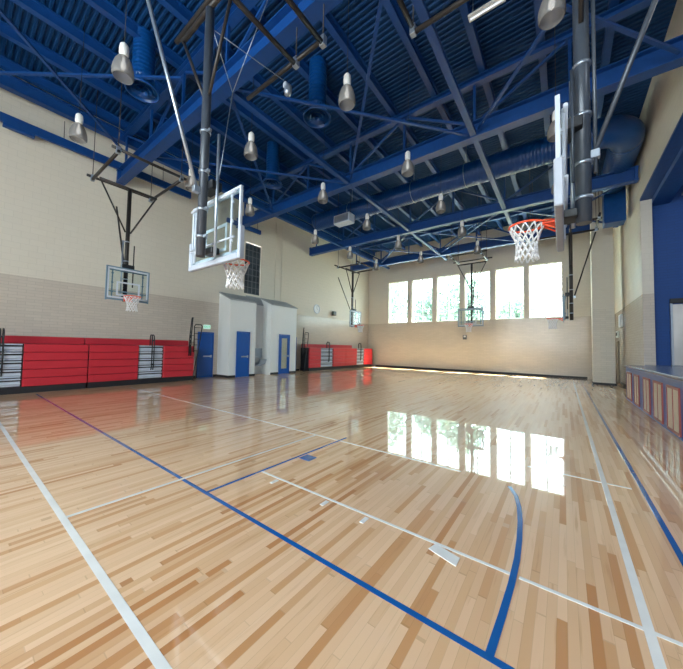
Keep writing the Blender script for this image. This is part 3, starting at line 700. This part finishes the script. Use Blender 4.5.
# ================================================================ bleachers
def bleacher(label, y0, y1, secs, top_y, rails):
    """secs: list of (a, b, kind)"""
    t = thing('bleacher', label, 'bleachers', (XL, (y0+y1)/2, 0), group='folded red bleachers'); o = (y0+y1)/2
    fx = 0.87; rows_ = 5; z0 = .20; rh = .266
    MB().box(.02, fx-.05, y0-o+.02, y1-o-.02, .001, z0).build('base_frame', 'baseboard', t)
    MB().box(.05, fx-.10, y0-o+.01, y1-o-.01, z0, z0+rows_*rh-.01).build('inner_frame', 'black', t)
    for (a, c, kd) in secs:
        for r in range(rows_):
            z = z0+r*rh
            if kd == 'red':
                b = MB().bevbox(fx-.10, fx, a-o+.004, c-o-.004, z+.006, z+rh-.006, .014); n_ = max(1, int((c-a)/.46))
                for i in range(n_): b.bevbox(fx, fx+.006, a-o+.06+i*.46, a-o+.10+i*.46, z+.17, z+.19, .002)
                b.build('seat_row', 'red', t)
            else:
                s = MB().bevbox(fx-.34, fx, a-o+.03, c-o-.03, z+rh-.05, z+rh-.012, .006)
                s.box(fx-.10, fx-.085, a-o+.03, c-o-.03, z+.02, z+rh-.10); s.bevbox(fx-.34, fx-.02, a-o+.03, c-o-.03, z+.08, z+.12, .006)
                s.build('aisle_step', 'aisle', t)
    a, c = top_y
    MB().bevbox(.10, .30, a-o, c-o, z0+rows_*rh, z0+rows_*rh+.24, .012).build('top_backrest', 'red', t)
    for y in rails:
        yy = y-o; pts = [(fx-.02, yy, .55), (fx+.03, yy, .7), (fx+.03, yy, 1.75), (fx+.0, yy, 1.92), (fx-.14, yy, 1.97), (fx-.20, yy, 1.85), (fx-.20, yy, 1.2)]
        b = MB().path(pts, .019, 8); b.path([(p[0], p[1]+.07, p[2]) for p in pts], .019, 8)
        for zz in (.75, 1.25, 1.7): b.bevbox(fx, fx+.04, yy-.02, yy+.09, zz, zz+.05, .005)
        b.build('hand_rail', 'black', t)
    return t
def end_rail(label, y, par):
    t = thing('end_guard_rail', label, 'guard rail', (XL+.93, y, 0))
    for dy in (0, .07): MB().path([(0, -.36+dy, 1.10), (0, -.34+dy, 2.0), (0, -.28+dy*.6, 2.74), (0, -.26+dy*.6, 2.80)], .022, 8).build('upright', 'black', t)
    MB().path([(0, -.14, 1.25), (0, -.15, 2.42), (0, -.10, 2.50), (0, .16, 2.50), (0, .20, 2.42), (0, .12, 1.75), (0, -.12, .30), (0, -.14, .02)], .022, 8).build('guard_loop', 'black', t)
    for k in range(5):
        z = 1.32+k*.26; MB().tube((0, -.15, z), (0, .04+(z-1.32)*.14, z), .014, 6).build('rung', 'black', t)
    for k in range(3): MB().tube((0, -.33, 1.4+k*.3), (0, -.14, 1.4+k*.3), .014, 6).build('link_bar', 'black', t)
    for k in range(6): MB().box(-.012, .012, -.325, -.295, 1.2+k*.22, 1.38+k*.22).build('mesh_infill', 'black', t)
    MB().bevbox(-.04, .04, -.20, -.08, 0.001, .02, .003).build('foot_plate', 'black', t)
    return t
bleacher('folded red bleachers along the near left wall, section nearest the camera', -3.2, 3.06, [(-3.2, -.2, 'red'), (.55-1.0, .5, 'red'), (.5, 1.50, 'aisle'), (1.5, 3.06, 'red')][1:] + [(-3.2, -.45, 'red')], (-3.2, 3.06), (1.0,))
bleacher('folded red bleachers on the left wall between the seam and the blue exit door', 3.08, 6.78, [(3.08, 4.60, 'red'), (4.60, 5.50, 'aisle'), (5.50, 6.78, 'red')], (3.08, 6.78), (5.05,))
bleacher('distant folded red bleachers in the far left corner', 14.35, 22.3, [(14.35, 15.5, 'red'), (15.5, 16.85, 'aisle'), (16.85, 18.4, 'red'), (18.4, 19.9, 'red'), (19.9, 21.0, 'aisle'), (21.0, 22.3, 'red')], (14.35, 20.0), (16.3, 20.4))
end_rail('black folded guard rail standing between near bleachers and blue exit door', 6.86, None)
end_rail('black folded guard rail standing before the far bleachers', 13.95, None)

# ================================================================ small wall things
t = thing('exit_sign', 'glowing pale green exit sign above the blue left wall door', 'exit sign', (XL+.001, 7.78, 2.38))
MB().bevbox(0, .06, -.17, .17, 0, .20, .008).build('sign_box', 'exit_glow', t); text('EXIT', .15, 'exit_letter', t, (.064, 0, .10), (PI/2, 0, PI/2))
t = thing('exit_sign', 'small white exit sign with dark letters above the tan door', 'exit sign', (XR-.001, 21.3, 2.38))
MB().bevbox(-.06, 0, -.34, .34, 0, .34, .008).build('sign_box', 'sign_white', t); text('EXIT', .27, 'sign_dark', t, (-.064, 0, .17), (PI/2, 0, -PI/2))
t = thing('wall_panel', 'pale square wall box above the exit sign beyond the column', 'wall box', (XR-.001, 20.0, 2.85))
MB().bevbox(-.08, 0, -.35, .35, 0, .62, .01).build('box_body', 'sign_white', t); MB().bevbox(-.09, -.08, -.28, .28, .07, .55, .004).build('box_cover', 'aisle', t)
def fountain(y, z, lab):
    t = thing('drinking_fountain', lab, 'drinking fountain', (XL+.296, y, z))
    MB().prism([(0, 0), (.30, .08), (.42, .30), (.42, .36), (0, .36)], 'y', -.21, .21).build('basin_body', 'silver', t)
    MB().bevbox(.04, .38, -.17, .17, .36, .372, .004).build('basin_top', 'steel', t)
    MB().path([(.10, .1, .37), (.10, .1, .43), (.14, .08, .45), (.18, .05, .44)], .012, 8).build('spout', 'steel', t)
fountain(10.30, .62, 'higher drinking fountain in the white recess, left one'); fountain(10.76, .50, 'lower drinking fountain in the white recess, right one')
t = thing('fountain_panel', 'grey steel splash panel behind the drinking fountains', 'panel', (XL+.281, 10.5, .45)); MB().bevbox(0, .012, -.48, .48, 0, 1.0, .003).build('sheet', 'silver', t)
def spk(x, y, z, rz, lab, mt, w=.2):
    t = thing('wall_speaker', lab, 'speaker', (x, y, z), rz)
    MB().bevbox(.04, .26, -w, w, 0, 2*w, .02).build('cabinet', mt, t); MB().bevbox(0, .04, -.05, .05, w-.05, w+.05, .005).build('bracket', 'black', t)
    MB().bevbox(.26, .268, -w+.03, w-.03, .03, 2*w-.03, .003).build('grille', 'dark_frame', t)
spk(XL, 17.75, 4.0, 0, 'black wall speaker on the left wall above the far bleachers', 'black', .16)
t = thing('wall_clock', 'round pale wall clock on the left wall left of the black speaker', 'clock', (XL+.001, 15.9, 4.3))
MB().path([(.03, .30*math.cos(a), .30*math.sin(a)) for a in [2*PI*i/28 for i in range(28)]], .03, 8, True).build('clock_rim', 'aisle', t)
b = MB(); n = 28; b.add([(0.0, .29*math.cos(2*PI*i/n), .29*math.sin(2*PI*i/n)) for i in range(n)]+[(.03, .29*math.cos(2*PI*i/n), .29*math.sin(2*PI*i/n)) for i in range(n)], [tuple(range(n))[::-1], tuple(range(n, 2*n))]+[(i, (i+1) % n, n+(i+1) % n, n+i) for i in range(n)]); b.build('clock_face', 'sign_white', t)
b = MB().bar((.034, 0, 0), (.034, .0, .2), .012, .006); b.bar((.034, 0, 0), (.034, .12, -.05), .016, .006); b.build('clock_hands', 'sign_dark', t)
t = thing('fire_strobe', 'small dark alarm box on the far wall under the fifth window', 'alarm', (-5.8+3.6, YF-.001, 2.5)); t.location.x = -5.83
MB().bevbox(-.14, .14, -.09, 0, -.16, .16, .01).build('alarm_body', 'dark_frame', t); MB().bevbox(-.07, .07, -.12, -.09, .0, .12, .01).build('strobe_lens', 'sign_white', t)
t = thing('wall_vent', 'small dark vent high in the white fountain recess', 'vent', (XL+.281, 10.35, 3.5)); MB().bevbox(0, .05, -.12, .12, 0, .22, .01).build('vent_frame', 'dark_frame', t)
# vertical conduits on the left wall
for y, lab in ((12.0, 'left of the pair'), (12.5, 'right of the pair')):
    o = MB().tube((0, 0, 0), (0, 0, 4.9), .015, 6).build('wall_conduit', 'column'); o.location = (XL+.02, y, 4.35); tag(o, 'thin vertical conduit on the upper left wall, '+lab, 'conduit')

# ================================================================ outdoors
struct(MB().box(-60, 60, YF+T, 90, -.6, -.1).build('ground_outside', 'grass'), 'grass beyond the far windows', 'ground')
def tree(x, y, h, r, lab):
    t = thing('tree', lab, 'tree', (x, y, -.1), group='trees beyond the far windows')
    MB().path([(0, 0, 0), (.1, 0, h*.3), (-.05, .1, h*.6), (0, 0, h*.85)], .16, 8).build('trunk', 'bark', t)
    b = MB(); rd = random.Random(int(x*10))
    for i in range(2200):
        while True:
            v = Vector((rd.uniform(-1, 1), rd.uniform(-1, 1), rd.uniform(-1, 1)))
            if .25 < v.length < 1: break
        c = Vector((v.x*r, v.y*r, h*.62+v.z*h*.38)); s = rd.uniform(.18, .36)
        a = Vector((rd.uniform(-1, 1), rd.uniform(-1, 1), rd.uniform(-1, 1))).normalized(); d = a.cross(Vector((.3, .5, .8))).normalized()
        b.add([c-a*s, c+d*s*.45, c+a*s, c-d*s*.45], [(0, 1, 2, 3)])
    b.build('crown', 'leaf', t)
tree(-18.6, 34.5, 11.2, 2.9, 'tall leafy tree showing through the leftmost far window')
tree(-13.6, 37, 9.6, 2.2, 'leafy tree showing through the second far window')
tree(-9.0, 34.5, 9.8, 2.5, 'leafy tree showing through the third and fourth far windows')
tree(-4.2, 38, 7.6, 2.3, 'lower leafy tree showing through the fifth far window')
